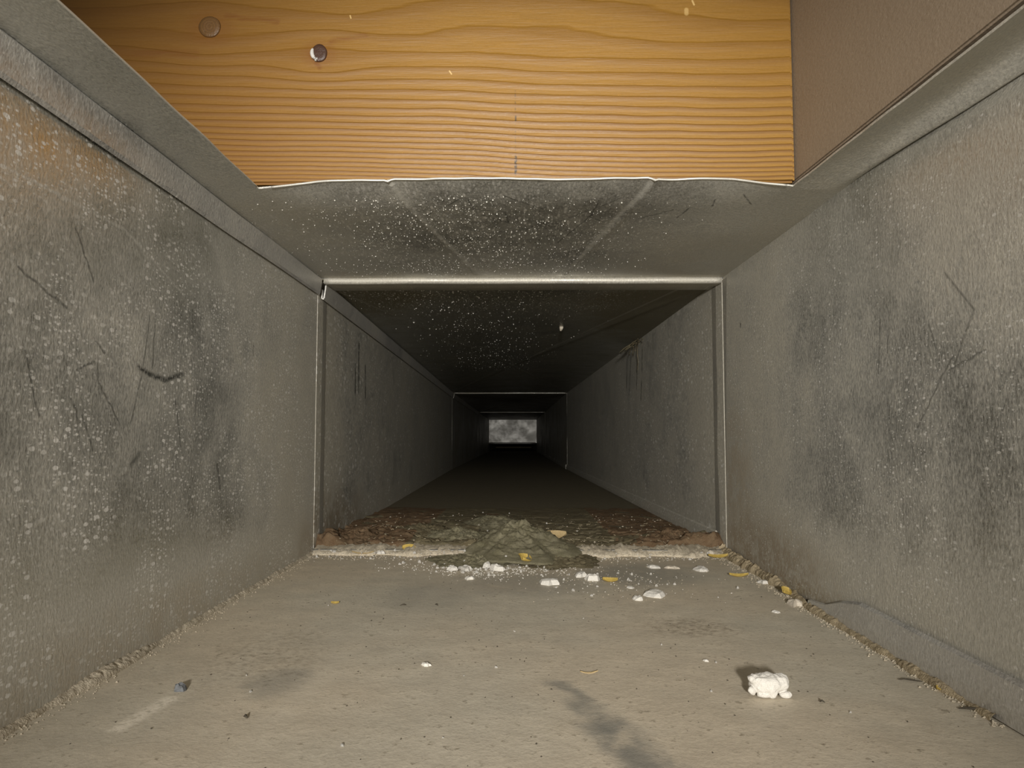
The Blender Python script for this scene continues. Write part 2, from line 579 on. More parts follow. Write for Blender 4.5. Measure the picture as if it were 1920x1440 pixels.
g = G()
YS = 0.3475
xm = lin(XOL, XOR, 130)
xl_, xr_ = lin(XL, XOL, 8), lin(XOR, XRT, 10)
g.grid(xl_[:-1] + xm + xr_[1:], lin(YS, J1, 60), lambda x, y: (x, y, zceil(x, y)), flip=True)
def lip_pt(x, t):
    y = y_front(x) + (YS - y_front(x)) * t
    return (x, y, zceil(x, y))
g.grid(xm, lin(0, 1, 8), lip_pt, flip=True)
yl = lin(YOB, YS, 70)
def lstrip(t, y):
    k = min(1, max(0, (YS - y) / 0.02))
    x = XL + (XOL + (x_cutl(y) - XOL) * k - XL) * t
    return (x, y, zceil(x, YS) + 0.0006 * nz(y * 11, t) * k)
g.grid(lin(0, 1, 8), yl, lstrip, flip=True)
def rstrip(t, y):
    k = min(1, max(0, (YS - y) / 0.02))
    xe = XOR + (x_cut(y) - XOR) * k
    x = xe + (XRT + roll_r(y) * 0.60 - xe) * t
    k2 = min(1, max(0, (YS - y) / 0.09))
    return (x, y, zceil(x, YS) * (1 - k2) + k2 * ZC + k2 * (0.0030 * math.sin(t * math.pi) - 0.0042 * math.exp(-((t - 0.86) / 0.10) ** 2)))
g.grid(lin(0, 1, 28), yl, rstrip, flip=True)
g.grid(lin(XL, XRT, 12), lin(YB, YOB, 12), lambda x, y: (x, y, ZC), flip=True)
ceiling1 = tag(solid(new_obj('ceiling', g.v, g.f, M_c), 0.0008, -1), 'creased galvanised top sheet with the cut opening', 'duct ceiling', kind='structure')

# bright raw edge of the cut sheet
M_raw = plain('raw_cut_edge', (0.62, 0.60, 0.54), 0.4, metal=0.5, scale=500, amp=0.4, bump=0)
def tube(pts, r, n=6):
    gg = G()
    for i, p in enumerate(pts):
        p = Vector(p)
        d = (Vector(pts[min(i + 1, len(pts) - 1)]) - Vector(pts[max(i - 1, 0)])).normalized()
        a = d.orthogonal().normalized()
        b = d.cross(a)
        rr = r(i / (len(pts) - 1)) if callable(r) else r
        for k in range(n):
            q = p + (a * math.cos(2 * math.pi * k / n) + b * math.sin(2 * math.pi * k / n)) * rr
            gg.v.append(tuple(q))
    for i in range(len(pts) - 1):
        for k in range(n):
            k2 = (k + 1) % n
            gg.f.append((i * n + k, i * n + k2, (i + 1) * n + k2, (i + 1) * n + k))
    gg.f.append(tuple(range(n))[::-1])
    e = (len(pts) - 1) * n
    gg.f.append(tuple(e + k for k in range(n)))
    return gg
g = tube([(x, y_front(x) - 0.0001, zceil(x, y_front(x)) + 0.0002) for x in lin(XOL + 0.006, XOR - 0.003, 150)], 0.00055)
tag(new_obj('cut_edge', g.v, g.f, M_raw, ceiling1), 'bright raw edge of the cut sheet')
g = tube([(lstrip(1, y)[0], y, lstrip(1, y)[2] + 0.0003) for y in lin(0.02, YS - 0.006, 90)], 0.0004)
new_obj('cut_edge', g.v, g.f, M_raw, ceiling1)

# folded lock seam along the top of the left wall
SEAM = thick_path([(0.0006, -0.0010), (0.0036, -0.0006), (0.0046, -0.0016), (0.0042, -0.0060), (0.0034, -0.0118), (0.0028, -0.0130),
                   (0.0019, -0.0124), (0.0020, -0.0060)], 0.0008)
g = G().sweep(SEAM, lin(YB + 0.01, J1 - 0.003, 60), lambda a, b, y: (XL + a + 0.0004 * nz(y * 9, 1), y, ZC + b * (1 + 0.10 * max(0, 0.5 - y)) + 0.0003 * nz(y * 12, 6)), closed=True)
o = new_obj('lock_seam', g.v, g.f, M_seam, wall_left, smooth=False)
tag(o, 'folded lock seam strip along the top of the left sheet')

# folded flange standing along the foot of the right wall
FL = thick_path([(-0.0006, 0.0004), (-0.0032, 0.0008), (-0.0034, 0.0060), (-0.0028, 0.0138), (-0.0019, 0.0146), (-0.0014, 0.0136), (-0.0016, 0.0060)], 0.0008)
def fl_place(a, b, y):
    k = min(1.0, max(0.25, (0.385 - y) / 0.05))
    return (XRB + a, y, ZF + b * k)
g = G().sweep(FL, lin(YB + 0.01, 0.385, 60), fl_place, closed=True)
tag(new_obj('lock_seam', g.v, g.f, M_seam, wall_right, smooth=False), 'folded seam strip along the foot of the right sheet')

# ------------------------------------------------------------------ further lengths of duct
def length(S, y1, mats, names, cross=True, ny=60, seam=True):
    y0, xl, xr, zc, zf, dx, dz = S
    T = sec(S)
    ys = lin(y0, y1, ny)
    ws = lin(0, 1, 14)
    W, H = xr - xl, zc - zf
    g = G().grid(ys, ws, lambda y, t: T(xl + 0.0006 * nz(y * 6, t * 3) * min(1, (y - y0) / 0.1) * math.sin(t * math.pi), zf + H * t, y), flip=True)
    a = tag(solid(new_obj('wall_left', g.v, g.f, mats[0]), 0.0008, -1), names[0], 'duct wall', kind='structure')
    g = G().grid(ys, ws, lambda y, t: T(xr + 0.0006 * nz(y * 6, t * 3 + 7) * min(1, (y - y0) / 0.1) * math.sin(t * math.pi), zf + H * t, y))
    b = tag(solid(new_obj('wall_right', g.v, g.f, mats[1]), 0.0008, -1), names[1], 'duct wall', kind='structure')
    def cz(t, s):
        if not cross:
            return 0
        d = min(abs(t - s), abs(t - (1 - s)))        # cross break from corner to corner
        pyr = min(t, 1 - t, s, 1 - s)
        kk = 3.0 if y0 > 1 else 1.0
        return kk * (0.010 * pyr - 0.0012 * max(0, 1 - d / 0.012))
    xs = lin(0, 1, 90 if cross else 12)
    g = G().grid(xs, lin(0, 1, 120 if cross else 20), lambda t, s: T(xl + W * t, zc + cz(t, s), y0 + (y1 - y0) * s), flip=True)
    c = tag(solid(new_obj('ceiling', g.v, g.f, mats[2]), 0.0008, -1), names[2], 'duct ceiling', kind='structure')
    g = G().grid(lin(0, 1, 12), ys, lambda t, y: T(xl + W * t, zf, y))
    d = tag(solid(new_obj('floor', g.v, g.f, mats[3]), 0.0008, -1), names[3], 'floor', kind='structure')
    if seam:
        g = G().sweep(SEAM, lin(y0 + 0.006, y1 - 0.004, 30), lambda p, q, y: T(xl + p * 1.15, zc + q * 1.05, y), closed=True)
        tag(new_obj('lock_seam', g.v, g.f, M_seam if y0 < 1 else M_deep, a, smooth=False), 'folded lock seam strip along the top edge')
        g = G().sweep(FL, lin(y0 + 0.022, y1 - 0.004, 20), lambda p, q, y: T(xr + p, zf + q * 0.8, y), closed=True)
        tag(new_obj('lock_seam', g.v, g.f, mats[1], b, smooth=False), 'folded seam strip along the foot')
    return a, b, c, d

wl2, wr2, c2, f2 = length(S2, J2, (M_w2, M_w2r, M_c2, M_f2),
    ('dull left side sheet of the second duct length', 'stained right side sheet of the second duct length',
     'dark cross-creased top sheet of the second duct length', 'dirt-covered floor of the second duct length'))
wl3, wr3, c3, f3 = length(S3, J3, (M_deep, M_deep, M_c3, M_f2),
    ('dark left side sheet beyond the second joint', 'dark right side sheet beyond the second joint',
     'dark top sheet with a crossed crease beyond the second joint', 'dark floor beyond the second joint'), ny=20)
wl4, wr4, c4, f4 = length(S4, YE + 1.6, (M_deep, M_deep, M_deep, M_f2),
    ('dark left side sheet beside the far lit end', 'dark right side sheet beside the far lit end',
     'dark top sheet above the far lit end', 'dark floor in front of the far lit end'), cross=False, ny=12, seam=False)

# slip and drive cleats at the joints, each a part of the sheet it is folded round
def cleats(S, parents, mt, mv, k=1.0):
    y0, xl, xr, zc, zf, dx, dz = S
    T = sec(S)
    a, b, c, d = parents
    # top slip: a rolled bright front edge, then a flat band
    prof = [(-0.0012, 0.0012), (-0.0024, 0.0000), (-0.0026, -0.0016), (-0.0016, -0.0030), (0.0006, -0.0034), (0.004, -0.0030), (0.016, -0.0022), (0.0315, -0.0020), (0.032, -0.0006), (0.032, 0.0014)]
    g = G()
    xs = lin(xl + 0.0055, xr - 0.001, 60)
    g.sweep(prof, xs, lambda p, q, x: T(x, zc + q * k + 0.0003 * nz(x * 20, 3), y0 + p * k), closed=True)
    tag(new_obj('slip_cleat', g.v, g.f, mt, c), 'bright folded slip cleat across the top joint')
    # bottom slip
    if y0 < 1:
        g = G().sweep([(p - 0.004 * (q < 0), -q * 0.42) for p, q in prof], lin(xl + 0.001, xr - 0.001, 40), lambda p, q, x: T(x, zf + q * k, y0 + p * k), closed=True)
        tag(new_obj('slip_cleat', g.v, g.f, mv, d), 'folded slip cleat across the floor joint')
    # drives on both sides
    dp = [(-0.0300, -0.0014), (-0.0295, -0.0010), (0.0000, 0.0004), (0.020, 0.0009), (0.0262, 0.0010), (0.0268, -0.0005)]
    zz = lin(zf + 0.001, zc - 0.013, 24)
    g = G().sweep(dp, zz, lambda p, q, z: T(xl + q * k, z, y0 + p * k), closed=True)
    tag(new_obj('drive_cleat', g.v, g.f, mv, a, smooth=False), 'upright drive cleat at the joint')
    g = G().sweep(dp, lin(zf + 0.006, zc - 0.001, 24), lambda p, q, z: T(xr - q * k, z, y0 + p * k), closed=True)
    tag(new_obj('drive_cleat', g.v, g.f, mv, b, smooth=False), 'upright drive cleat at the joint')

M_drive = galvanised('galvanised_drive', 'yz', dustcol=(0.23, 0.21, 0.165), dust=0.5, rough=0.4, specks=0.3, metal=(0.42, 0.41, 0.38))
cleats(S2, (wl2, wr2, c2, f2), M_cleat, M_drive)
cleats(S3, (wl3, wr3, c3, f3), M_deep, M_deep, 0.8)
cleats(S4, (wl4, wr4, c4, f4), M_deep, M_deep, 1.0)

# far end: bright sheet facing the camera, folded at its foot, a dark slot below
T4 = sec(S4)
xe0, ze1 = T4(S4[1], S4[3], YE)[0], T4(S4[1], S4[3], YE)[2]
xe1 = T4(S4[2], S4[3], YE)[0]
g = G().grid(lin(xe0, xe1, 20), lin(-0.066, ze1, 12), lambda x, z: (x, YE + 0.004 * nz(x * 9, z * 9) + 0.05 * (z - 0.01) , z), flip=True)
wend = tag(solid(new_obj('wall_back', g.v, g.f, M_end), 0.001, 1), 'pale galvanised sheet closing the far end of the duct', 'duct wall', kind='structure')
g = G().sweep([(0.004, 0.004), (-0.010, 0.002), (-0.014, -0.002), (-0.012, -0.006), (0.004, -0.006)], lin(xe0 + 0.002, xe1 - 0.006, 8),
              lambda p, q, x: (x, YE + p - 0.004, -0.066 + q), closed=True)
tag(new_obj('folded_lip', g.v, g.f, M_end, wend), 'bright folded lip at the foot of the far sheet')
zf9 = T4(0, S4[4], YE + 1.6)[2]
g = G().grid(lin(xe0 - 0.02, xe1 + 0.02, 4), lin(zf9, ze1, 4), lambda x, z: (x, YE + 1.6, z), flip=True)  # sheet behind the slot, given the dirt colour to paint the slot's shade
tag(solid(new_obj('wall_back', g.v, g.f, M_f2), 0.001, 1), 'sheet coloured dark for the shade inside the low slot at the far end', 'duct wall', kind='structure')

# ------------------------------------------------------------------ timber above the opening
def wood_mat():
    m = Mat('varnished_fir')
    x, z = m.x, m.z + 0.0037                           # object space: x along the board, z up from its foot
    k1, k2 = (-0.1532, 0.0830), (-0.0987, 0.0693)
    def push(c, r, amp, zz):
        du, dv = x - c[0], z - c[1]
        e = ((du * du) * (-1 / (r[0] ** 2)) + (dv * dv) * (-1 / (r[1] ** 2))).exp()
        return zz + e * dv * amp
    wv = m.vec(x * 1.0, 0.3, z * 2.2)
    zz = z + (m.noise(6, 2, 0.5, vec=wv) - 0.5) * 0.005 + (m.noise(30, 2, 0.5, vec=wv) - 0.5) * 0.0012
    zz = push(k1, (0.030, 0.014), -0.75, zz)
    zz = push(k2, (0.022, 0.011), -0.70, zz)
    zz = zz + x * 0.022                                # grain falls slightly to the right
    # dip of the grain towards the right
    zz = zz + m.blob(x, z, (0.055, 0.02), (0.09, 0.16)) * 0.0022
    # broad arch (cathedral) near the top middle
    arch = m.blob(x, z, (0.015, 0.125), (0.13, 0.06))
    zz = zz - arch * 0.012
    zz = zz.max(-0.01)
    # ring count: tight at the foot, wide towards the top
    ph = (1 - (zz * -21.0).exp()) * 26.0
    fr = m.math('FRACT', ph + (m.noise(160, 2, 0.6, vec=m.vec(x * 0.15, 0.0, z)) - 0.5) * 0.35)
    late = m.step(fr, 0.30, 0.86) * m.step(fr, 1.0, 0.90)
    fib = m.noise(900, 3, 0.7, vec=m.vec(x * 0.06, 0.0, z))
    fib2 = m.noise(1500, 2, 0.7, vec=m.vec(x * 0.35, 0.0, z))
    zone = m.noise(12, 2, 0.5)
    c = m.mix(zone, (0.270, 0.132, 0.018), (0.310, 0.163, 0.026))
    c = m.gain(c, 0.70 + 0.36 * fib + 0.24 * fib2)
    c = m.mix((late * (0.72 - m.step(z, 0.015, 0.070) * 0.42)).clamp(), c, (0.130, 0.048, 0.005))
    # redder, darker towards the left knots: part wood tone, part painted lamp falloff
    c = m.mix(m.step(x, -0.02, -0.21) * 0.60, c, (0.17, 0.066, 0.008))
    for kk, r in ((k1, (0.016, 0.012)), (k2, (0.011, 0.009))):
        c = m.mix(m.blob(x, z, kk, r) * 0.45, c, (0.20, 0.075, 0.012))
    # dark resin tails beside the knots
    wob = (m.noise(60, 2, 0.5) - 0.5) * 0.006
    t = m.seg(x, z + wob, (-0.145, 0.0885), (-0.120, 0.0860), 0.0012, 1.0)
    t = t.max(m.seg(x, z + wob, (-0.093, 0.0745), (-0.076, 0.0785), 0.0012, 1.0))
    t = t.max(m.seg(x, z, (-0.1035, 0.0690), (-0.0985, 0.0622), 0.0010, 0.9))
    t = t.max(m.seg(x, z + wob, (-0.205, 0.0690), (-0.160, 0.0700), 0.0018, 0.95) * .8)
    c = m.mix((t * m.step(fib, 0.30, 0.62) * 0.7).clamp(), c, (0.17, 0.055, 0.006))
    # pencil marks at the middle
    p = m.seg(x, z, (-0.0020, 0.0166), (-0.0020, 0.0087), 0.0006, 0.6) * m.step(fib2, 0.40, 0.52)
    p = p.max(m.seg(x, z, (-0.0020, 0.0370), (-0.0020, 0.0350), 0.0004, 0.6) * 0.8)
    p = p.max(m.seg(x, z, (-0.0022, 0.0500), (-0.0020, 0.0), 0.0003, 0.9) * m.step(fib, 0.48, 0.6) * 0.45)
    c = m.mix(p.clamp(), c, (0.05, 0.035, 0.02))
    # pale nicks
    q = m.seg(x, z, (0.082, 0.0885), (0.082, 0.0905), 0.0010, 0.4) * 0.6
    q = q.max(m.seg(x, z, (-0.0345, 0.0600), (-0.0335, 0.0585), 0.0003, 0.6))
    q = q.max(m.seg(x, z, (-0.0838, 0.0885), (-0.0834, 0.0872), 0.0003, 0.6))
    q = q.max(m.seg(x, z, (0.0850, 0.0950), (0.0858, 0.0930), 0.0004, 0.6))
    c = m.mix(q.clamp(), c, (0.62, 0.42, 0.16))
    m.set('Base Color', c)
    m.set('Roughness', 0.40 + 0.2 * fib2)
    m.set('Specular IOR Level', 0.45)
    m.bump(late * 0.8 + fib * 0.5, 0.0005, 0.7)
    return m.m

def bevel_box(name, lo, hi, mat, bev=0.0012, parent=None, seg=2):
    bm = bmesh.new()
    bmesh.ops.create_cube(bm, size=1)
    c = [(a + b) / 2 for a, b in zip(lo, hi)]
    for v in bm.verts:
        v.co = Vector([(b - a) * k for a, b, k in zip(lo, hi, v.co)])
    bmesh.ops.bevel(bm, geom=bm.edges[:], offset=bev, segments=seg, affect='EDGES')
    base = (c[0], c[1], lo[2])
    bmesh.ops.translate(bm, verts=bm.verts, vec=(0, 0, (hi[2] - lo[2]) / 2))
    me = bpy.data.meshes.new(name)
    bm.to_mesh(me)
    bm.free()
    me.materials.append(mat)
    o = bpy.data.objects.new(name, me)
    o.location = base
    col.objects.link(o)
    return o

BY, BZ = 0.352, 0.1208
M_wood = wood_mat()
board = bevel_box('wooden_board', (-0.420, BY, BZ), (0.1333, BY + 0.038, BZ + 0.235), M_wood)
me = board.data                                        # object space of the grain: x in world, z from the foot
for v in me.vertices:
    v.co.x += board.location.x
    v.co.y += board.location.y - BY
board.location = (0, BY, BZ)
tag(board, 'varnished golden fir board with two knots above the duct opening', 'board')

def disc(name, cx, cz, rx, rz, h, mat, parent, y=0.0, seg=28, jag=0.05, tilt=0):
    g = G()
    rings = [(1.0, 0.0004), (0.97, -h * 0.6), (0.88, -h), (0.5, -h * 1.05), (0.0, -h * 1.05)]
    n = seg
    for s, yy in rings[:-1]:
        for k in range(n):
            a = 2 * math.pi * k / n
            j = 1 + jag * nz(math.cos(a) * 1.5 + cx * 90, math.sin(a) * 1.5)
            g.v.append((cx + rx * s * j * math.cos(a), y + yy, cz + rz * s * j * math.sin(a)))
    g.v.append((cx, y - h * 1.05, cz))
    for r in range(len(rings) - 2):
        for k in range(n):
            k2 = (k + 1) % n
            g.f.append((r * n + k, r * n + k2, (r + 1) * n + k2, (r + 1) * n + k))
    e = (len(rings) - 2) * n
    for k in range(n):
        g.f.append((e + k, e + (k + 1) % n, len(g.v) - 1))
    return new_obj(name, g.v, g.f, mat, parent)

def knot_mat(name, c, cx, cz, r):
    m = Mat(name)
    du, dv = m.x - cx, m.z - cz
    d = ((du * du + dv * dv) ** 0.5) * (1 / r)
    n = m.noise(500, 3, 0.7)
    ring = m.math('SINE', d * 26 + n * 4)
    cc = m.gain(m.mix(n, c, tuple(k * 1.4 for k in c)), 0.9 + 0.10 * ring)
    cc = m.mix(m.step(d, 0.86, 1.0) * 0.75, cc, (0.05, 0.018, 0.004))
    m.set('Base Color', cc)
    m.set('Roughness', 0.45)
    m.bump(n, 0.0004, 0.7)
    return m.m

disc('knot', -0.1532, 0.0793, 0.0056, 0.0055, 0.0007, knot_mat('knot_brown', (0.15, 0.075, 0.022), -0.1532, 0.0793, 0.0056), board)
kn = disc('knot', -0.0987, 0.0656, 0.0040, 0.0046, 0.0008, knot_mat('knot_dark', (0.060, 0.028, 0.016), -0.0987, 0.0656, 0.0045), board)
M_resin = plain('pale_resin', (0.60, 0.58, 0.54), 0.3, scale=900, amp=0.6, bump=0.0002, spec=0.5)
g = tube([(-0.0987 - 0.0034 * math.cos(a), -0.0010, 0.0656 + 0.0038 * math.sin(a)) for a in lin(0.55, -1.15, 14)],
         lambda t: 0.00035 + 0.0007 * math.sin(t * math.pi) ** 0.6)
tag(new_obj('resin_crust', g.v, g.f, M_resin, kn), 'white crust of resin on the edge of the knot')
g = tube([(-0.1010 + 0.0016 * t, -0.0011, 0.0631 - 0.0012 * math.sin(t * 3)) for t in lin(0, 1, 8)], lambda t: 0.0007 * math.sin(t * math.pi) + 0.0002)
new_obj('resin_crust', g.v, g.f, M_resin, kn)

# brown side board beyond the right edge of the opening
def brown_mat():
    m = Mat('brown_board')
    n, f_, fib = m.noise(40, 4, 0.6), m.noise(1100, 3, 0.7), m.noise(700, 2, 0.6, vec=m.vec(m.x, m.y * 0.6, m.z))
    c = m.mix(n, (0.31, 0.245, 0.178), (0.36, 0.29, 0.215))
    c = m.gain(c, 0.7 + 0.35 * f_ + 0.25 * fib)
    sp = m.step(m.voro(240, vec=m.vec(m.y, m.z, 0.0)), 0.10, 0.02) * m.step(m.noise(60), 0.48, 0.62)
    wob = (m.noise(120, 2, 0.6) - 0.5) * 0.004
    s = m.seg(m.y + wob, m.z + wob, (-.100, .078), (-.108, .072), .0005, .8).max(m.seg(m.y + wob, m.z + wob, (-.108, .072), (-.119, .076), .0005, .8))
    s = s.max(m.seg(m.y + wob, m.z + wob, (-.119, .076), (-.125, .088), .0005, .8)).max(m.seg(m.y, m.z, (-.078, .055), (-.100, .062), .0003, .8) * .5)
    c = m.mix((sp * 0.55).max(s * m.step(fib, .4, .6) * 0.7).clamp(), c, (0.50, 0.43, 0.34))
    m.set('Base Color', c)
    m.set('Roughness', 0.55)
    m.set('Specular IOR Level', 0.4)
    m.bump(fib + f_ * 0.5, 0.0003, 0.5)
    return m.m

pan = bevel_box('side_board', (0.0, -0.62, 0.0), (0.018, 0.03, 0.232), brown_mat(), 0.0008)
for v in pan.data.vertices:
    v.co += pan.location
pan.location = (0.1338, BY, BZ + 0.0012)
pan.rotation_euler = (0, 0, rad(3.0))
tag(pan, 'smooth dull brown board running along the right of the opening', 'board')

# ------------------------------------------------------------------ dirt, lint and crumbs
def floor_z(x, y):
    if y < J1:
        return ZF + 0.0005 * nz(x * 12, y * 12)
    return S2[4] + (y - J1) * S2[6]

def fbm(x, y, z=0.0, o=4, l=2.1, g_=0.5):
    a, t = 1.0, 0.0
    for _ in range(o):
        t += a * nz(x, y, z)
        x, y, z, a = x * l + 3.1, y * l + 1.7, z * l + 0.6, a * g_
    return t

def lint_mat(name, c, c2, fibre):
    m = Mat(name)
    n, n2, n3 = m.noise(110, 4, 0.65), m.noise(900, 4, 0.75), m.noise(2600, 2, 0.7)
    col_ = m.gain(m.mix(m.step(n, 0.35, 0.65), c, c2), 0.45 + 0.8 * n2 + 0.3 * n3)
    hair = m.step((m.noise(700, 1, 0.5, dist=2.5) - 0.5).abs(), 0.012, 0.003) * m.step(n2, 0.45, 0.6)
    col_ = m.mix((hair * 0.5).clamp(), col_, fibre)
    m.set('Base Color', col_)
    m.set('Roughness', 0.95)
    m.set('Specular IOR Level', 0.1)
    m.bump(n2 + n3 * 0.6, 0.0009, 0.9)
    return m.m

M_lint = lint_mat('grey_green_lint', (0.215, 0.195, 0.120), (0.28, 0.255, 0.170), (0.48, 0.43, 0.30))
M_dirt = lint_mat('brown_dirt', (0.165, 0.135, 0.080), (0.215, 0.185, 0.115), (0.40, 0.33, 0.20))
M_brown = lint_mat('red_brown_dirt', (0.165, 0.105, 0.060), (0.215, 0.150, 0.090), (0.36, 0.26, 0.16))
M_crust = plain('pale_dust_crust', (0.42, 0.36, 0.265), 0.95, scale=300, amp=0.9, c2=(0.62, 0.55, 0.43), bump=0.0008, spec=0.1)
M_tan = plain('tan_dust', (0.34, 0.27, 0.17), 0.95, scale=420, amp=0.7, c2=(0.47, 0.39, 0.26), bump=0.0008, spec=0.1)
M_white = plain('white_plaster', (0.62, 0.59, 0.53), 0.85, scale=500, amp=0.35, c2=(0.72, 0.69, 0.63), bump=0.0005, spec=0.2)
M_cream = plain('cream_plaster', (0.50, 0.44, 0.35), 0.85, scale=500, amp=0.4, c2=(0.72, 0.65, 0.54), bump=0.0005, spec=0.2)
M_leaf = plain('dry_yellow_leaf', (0.40, 0.27, 0.055), 0.6, scale=260, amp=0.6, c2=(0.52, 0.39, 0.11), bump=0.0003)
M_leafb = plain('dry_tan_leaf', (0.38, 0.27, 0.13), 0.7, scale=260, amp=0.6, c2=(0.46, 0.36, 0.19), bump=0.0003)
M_dark = plain('dark_bits', (0.05, 0.042, 0.03), 0.8, scale=300, amp=0.6, bump=0.0002)

# dirt lying on the floor just past the joint
def dirt_h(x, y):
    T = sec(S2)
    lx = (x - (S2[1] + (y - J1) * S2[5])) / (S2[2] - S2[1])
    f = max(0.0, 1 - (y - 0.552) / 0.34)
    left = max(0.0, 1 - lx / 0.50) * max(0.0, 1 - (y - 0.55) / 0.34)
    right = max(0.0, 1 - (1 - lx) / 0.30) * max(0.0, 1 - (y - 0.55) / 0.12)
    h = 0.0030 * f + 0.0075 * left ** 1.3 + 0.0080 * right
    h *= 0.75 + 0.9 * fbm(x * 38, y * 38, 1.0)
    h += 0.0012 * f * fbm(x * 160, y * 160, 5.0, 3)
    cr = abs(fbm(x * 26 + 9, y * 52, 7.0, 2))
    h -= 0.0045 * f * max(0, 1 - cr / 0.06)
    front = min(1.0, max(0.0, (y - 0.5535 - 0.004 * nz(x * 55, 3)) / 0.006))
    return max(0.0, h * front)

xs, yy = lin(0, 1, 260), list(0.550 + 0.38 * np.linspace(0, 1, 220) ** 1.25)
def dirt_pt(t, y):
    xl = S2[1] + (y - J1) * S2[5] + 0.0006
    xr = S2[2] + (y - J1) * S2[5] - 0.0006
    x = xl + (xr - xl) * t
    h = dirt_h(x, y)
    return (x, y, floor_z(x, y) + (h if h > 0.0001 else -0.0004))
g = G().grid(xs, yy, dirt_pt)
ob = new_obj('dirt_layer', g.v, g.f, M_dirt)
ob.data.materials.append(M_brown)
for p in ob.data.polygons:
    c = p.center
    if fbm(c.x * 30, c.y * 30, 3.3, 3) + (0.55 if (c.x < -0.085 or c.x > 0.075) else -0.75) > 0:
        p.material_index = 1
tag(ob, 'brown crumbly dirt spread over the floor behind the first joint', 'dirt', kind='stuff')

def mound(name, cx, cy, rx, ry, H, mat, seed, label, cat='lint clump', rot=0.0, power=0.9, base=None, skew=0.0, rough=1.0):
    g = G()
    ca, sa = math.cos(rot), math.sin(rot)
    bz = floor_z(cx, cy) if base is None else base
    def pt(r, a):
        u, v = r * math.cos(a), r * math.sin(a)
        rim = 1 + 0.30 * fbm(math.cos(a) * 1.6 + seed, math.sin(a) * 1.6, seed, 3)
        x, y = u * rx * rim, v * ry * rim
        px, py = cx + x * ca - y * sa, cy + x * sa + y * ca
        k = math.hypot(u, v - skew * (1 - r))
        h = H * max(0.0, 1 - k) ** power
        h *= 1 + 0.30 * rough * fbm(px * 70, py * 70, seed, 3)
        h += rough * (0.0016 * fbm(px * 210, py * 210, seed + 2, 4) + 0.0008 * nz(px * 900, py * 900, seed)) * min(1, 4 * (1 - r))
        return (px, py, bz + max(h, -0.0003) - (0.0006 if r >= 1 else 0))
    g.grid(lin(0, 1, 60), lin(0, 2 * math.pi, 110), pt)
    o = new_obj(name, g.v, g.f, mat, origin=(cx, cy, bz))
    return tag(o, label, cat)

mound('dust_mound', -0.001, 0.560, 0.043, 0.060, 0.0200, M_lint, 2.0, 'largest grey-green pointed heap of lint at the middle of the joint', rot=0.1, power=0.95, skew=0.25)
mound('dust_mound', -0.026, 0.705, 0.028, 0.045, 0.0085, M_lint, 5.0, 'rounded lint clump lying farthest back behind the pointed heap', power=0.6)
mound('dust_mound', -0.050, 0.605, 0.030, 0.040, 0.0085, M_lint, 8.0, 'low cracked lint clump left of the pointed heap', power=0.6, rot=0.5)
mound('dust_mound', -0.082, 0.640, 0.030, 0.042, 0.0075, M_dirt, 11.0, 'low brown lint clump between the left corner and the heaps', power=0.6, rot=0.3)
mound('dust_mound', 0.022, 0.520, 0.034, 0.036, 0.0030, M_dirt, 14.0, 'flat brown spill of dirt in front of the pointed heap', 'dirt', power=0.7)
mound('dust_mound', -0.030, 0.520, 0.032, 0.030, 0.0030, M_lint, 15.0, 'flat lint spill at the left foot of the pointed heap', 'dirt', power=0.7)
mound('dust_mound', 0.116, 0.590, 0.030, 0.030, 0.0095, M_brown, 17.0, 'red-brown dirt heap near the right end of the joint', 'dirt', power=0.7)
mound('dust_mound', -0.128, 0.590, 0.028, 0.035, 0.0095, M_brown, 19.0, 'dark brown dirt heap in the left corner of the joint', 'dirt', power=0.7)

# pale crusts of dust along the edges of the nearest floor
def ridge(name, fn, n, mat, label, cat, m_=10):
    """fn(t) -> base point, inward unit direction (2D), width, height"""
    g = G()
    def pt(t, k):
        p, d, wd, hh = fn(t)
        a = k * math.pi / 2
        s_ = math.sin(a) * wd
        x, y = p[0] + d[0] * s_, p[1] + d[1] * s_
        j = 0.28 * hh * fbm(x * 420, y * 420, k * 2, 3)
        return (x, y, p[2] + hh * math.cos(a) + j - (0.0005 if k >= 1 else 0))
    g.grid(lin(0, 1, n), lin(0, 1, m_), pt, flip=True)
    return tag(new_obj(name, g.v, g.f, mat), label, cat)

def left_r(t):
    y = 0.20 + (J1 - 0.20) * t
    wd = 0.0026 + 0.0016 * fbm(y * 30, 1, 0, 3) + (0.0022 if 0.245 < y < 0.315 else 0) * max(0, math.sin((y - 0.245) / 0.07 * math.pi))
    wd = max(0.0010, wd)
    return (XL + 0.0002, y, floor_z(XL, y)), (1, 0), wd, 0.55 * wd + 0.0004
ridge('dust_ridge', left_r, 380, M_crust, 'pale crumbly dust crust along the foot of the left sheet', 'dust')

def right_r(t):
    y = 0.235 + (J1 - 0.235) * t
    wd = max(0.0008, 0.0022 + 0.0020 * fbm(y * 42, 4, 0, 3) + 0.0035 * max(0, (y - 0.33)) / 0.2)
    off = 0.0036 if y < 0.385 else 0.0036 * max(0, 1 - (y - 0.385) / 0.03)
    return (XRB - off, y, floor_z(XRB, y)), (-1, 0), wd, 0.9 * wd
ridge('dust_ridge', right_r, 380, M_tan, 'tan dirt crust along the foot of the right sheet', 'dust')

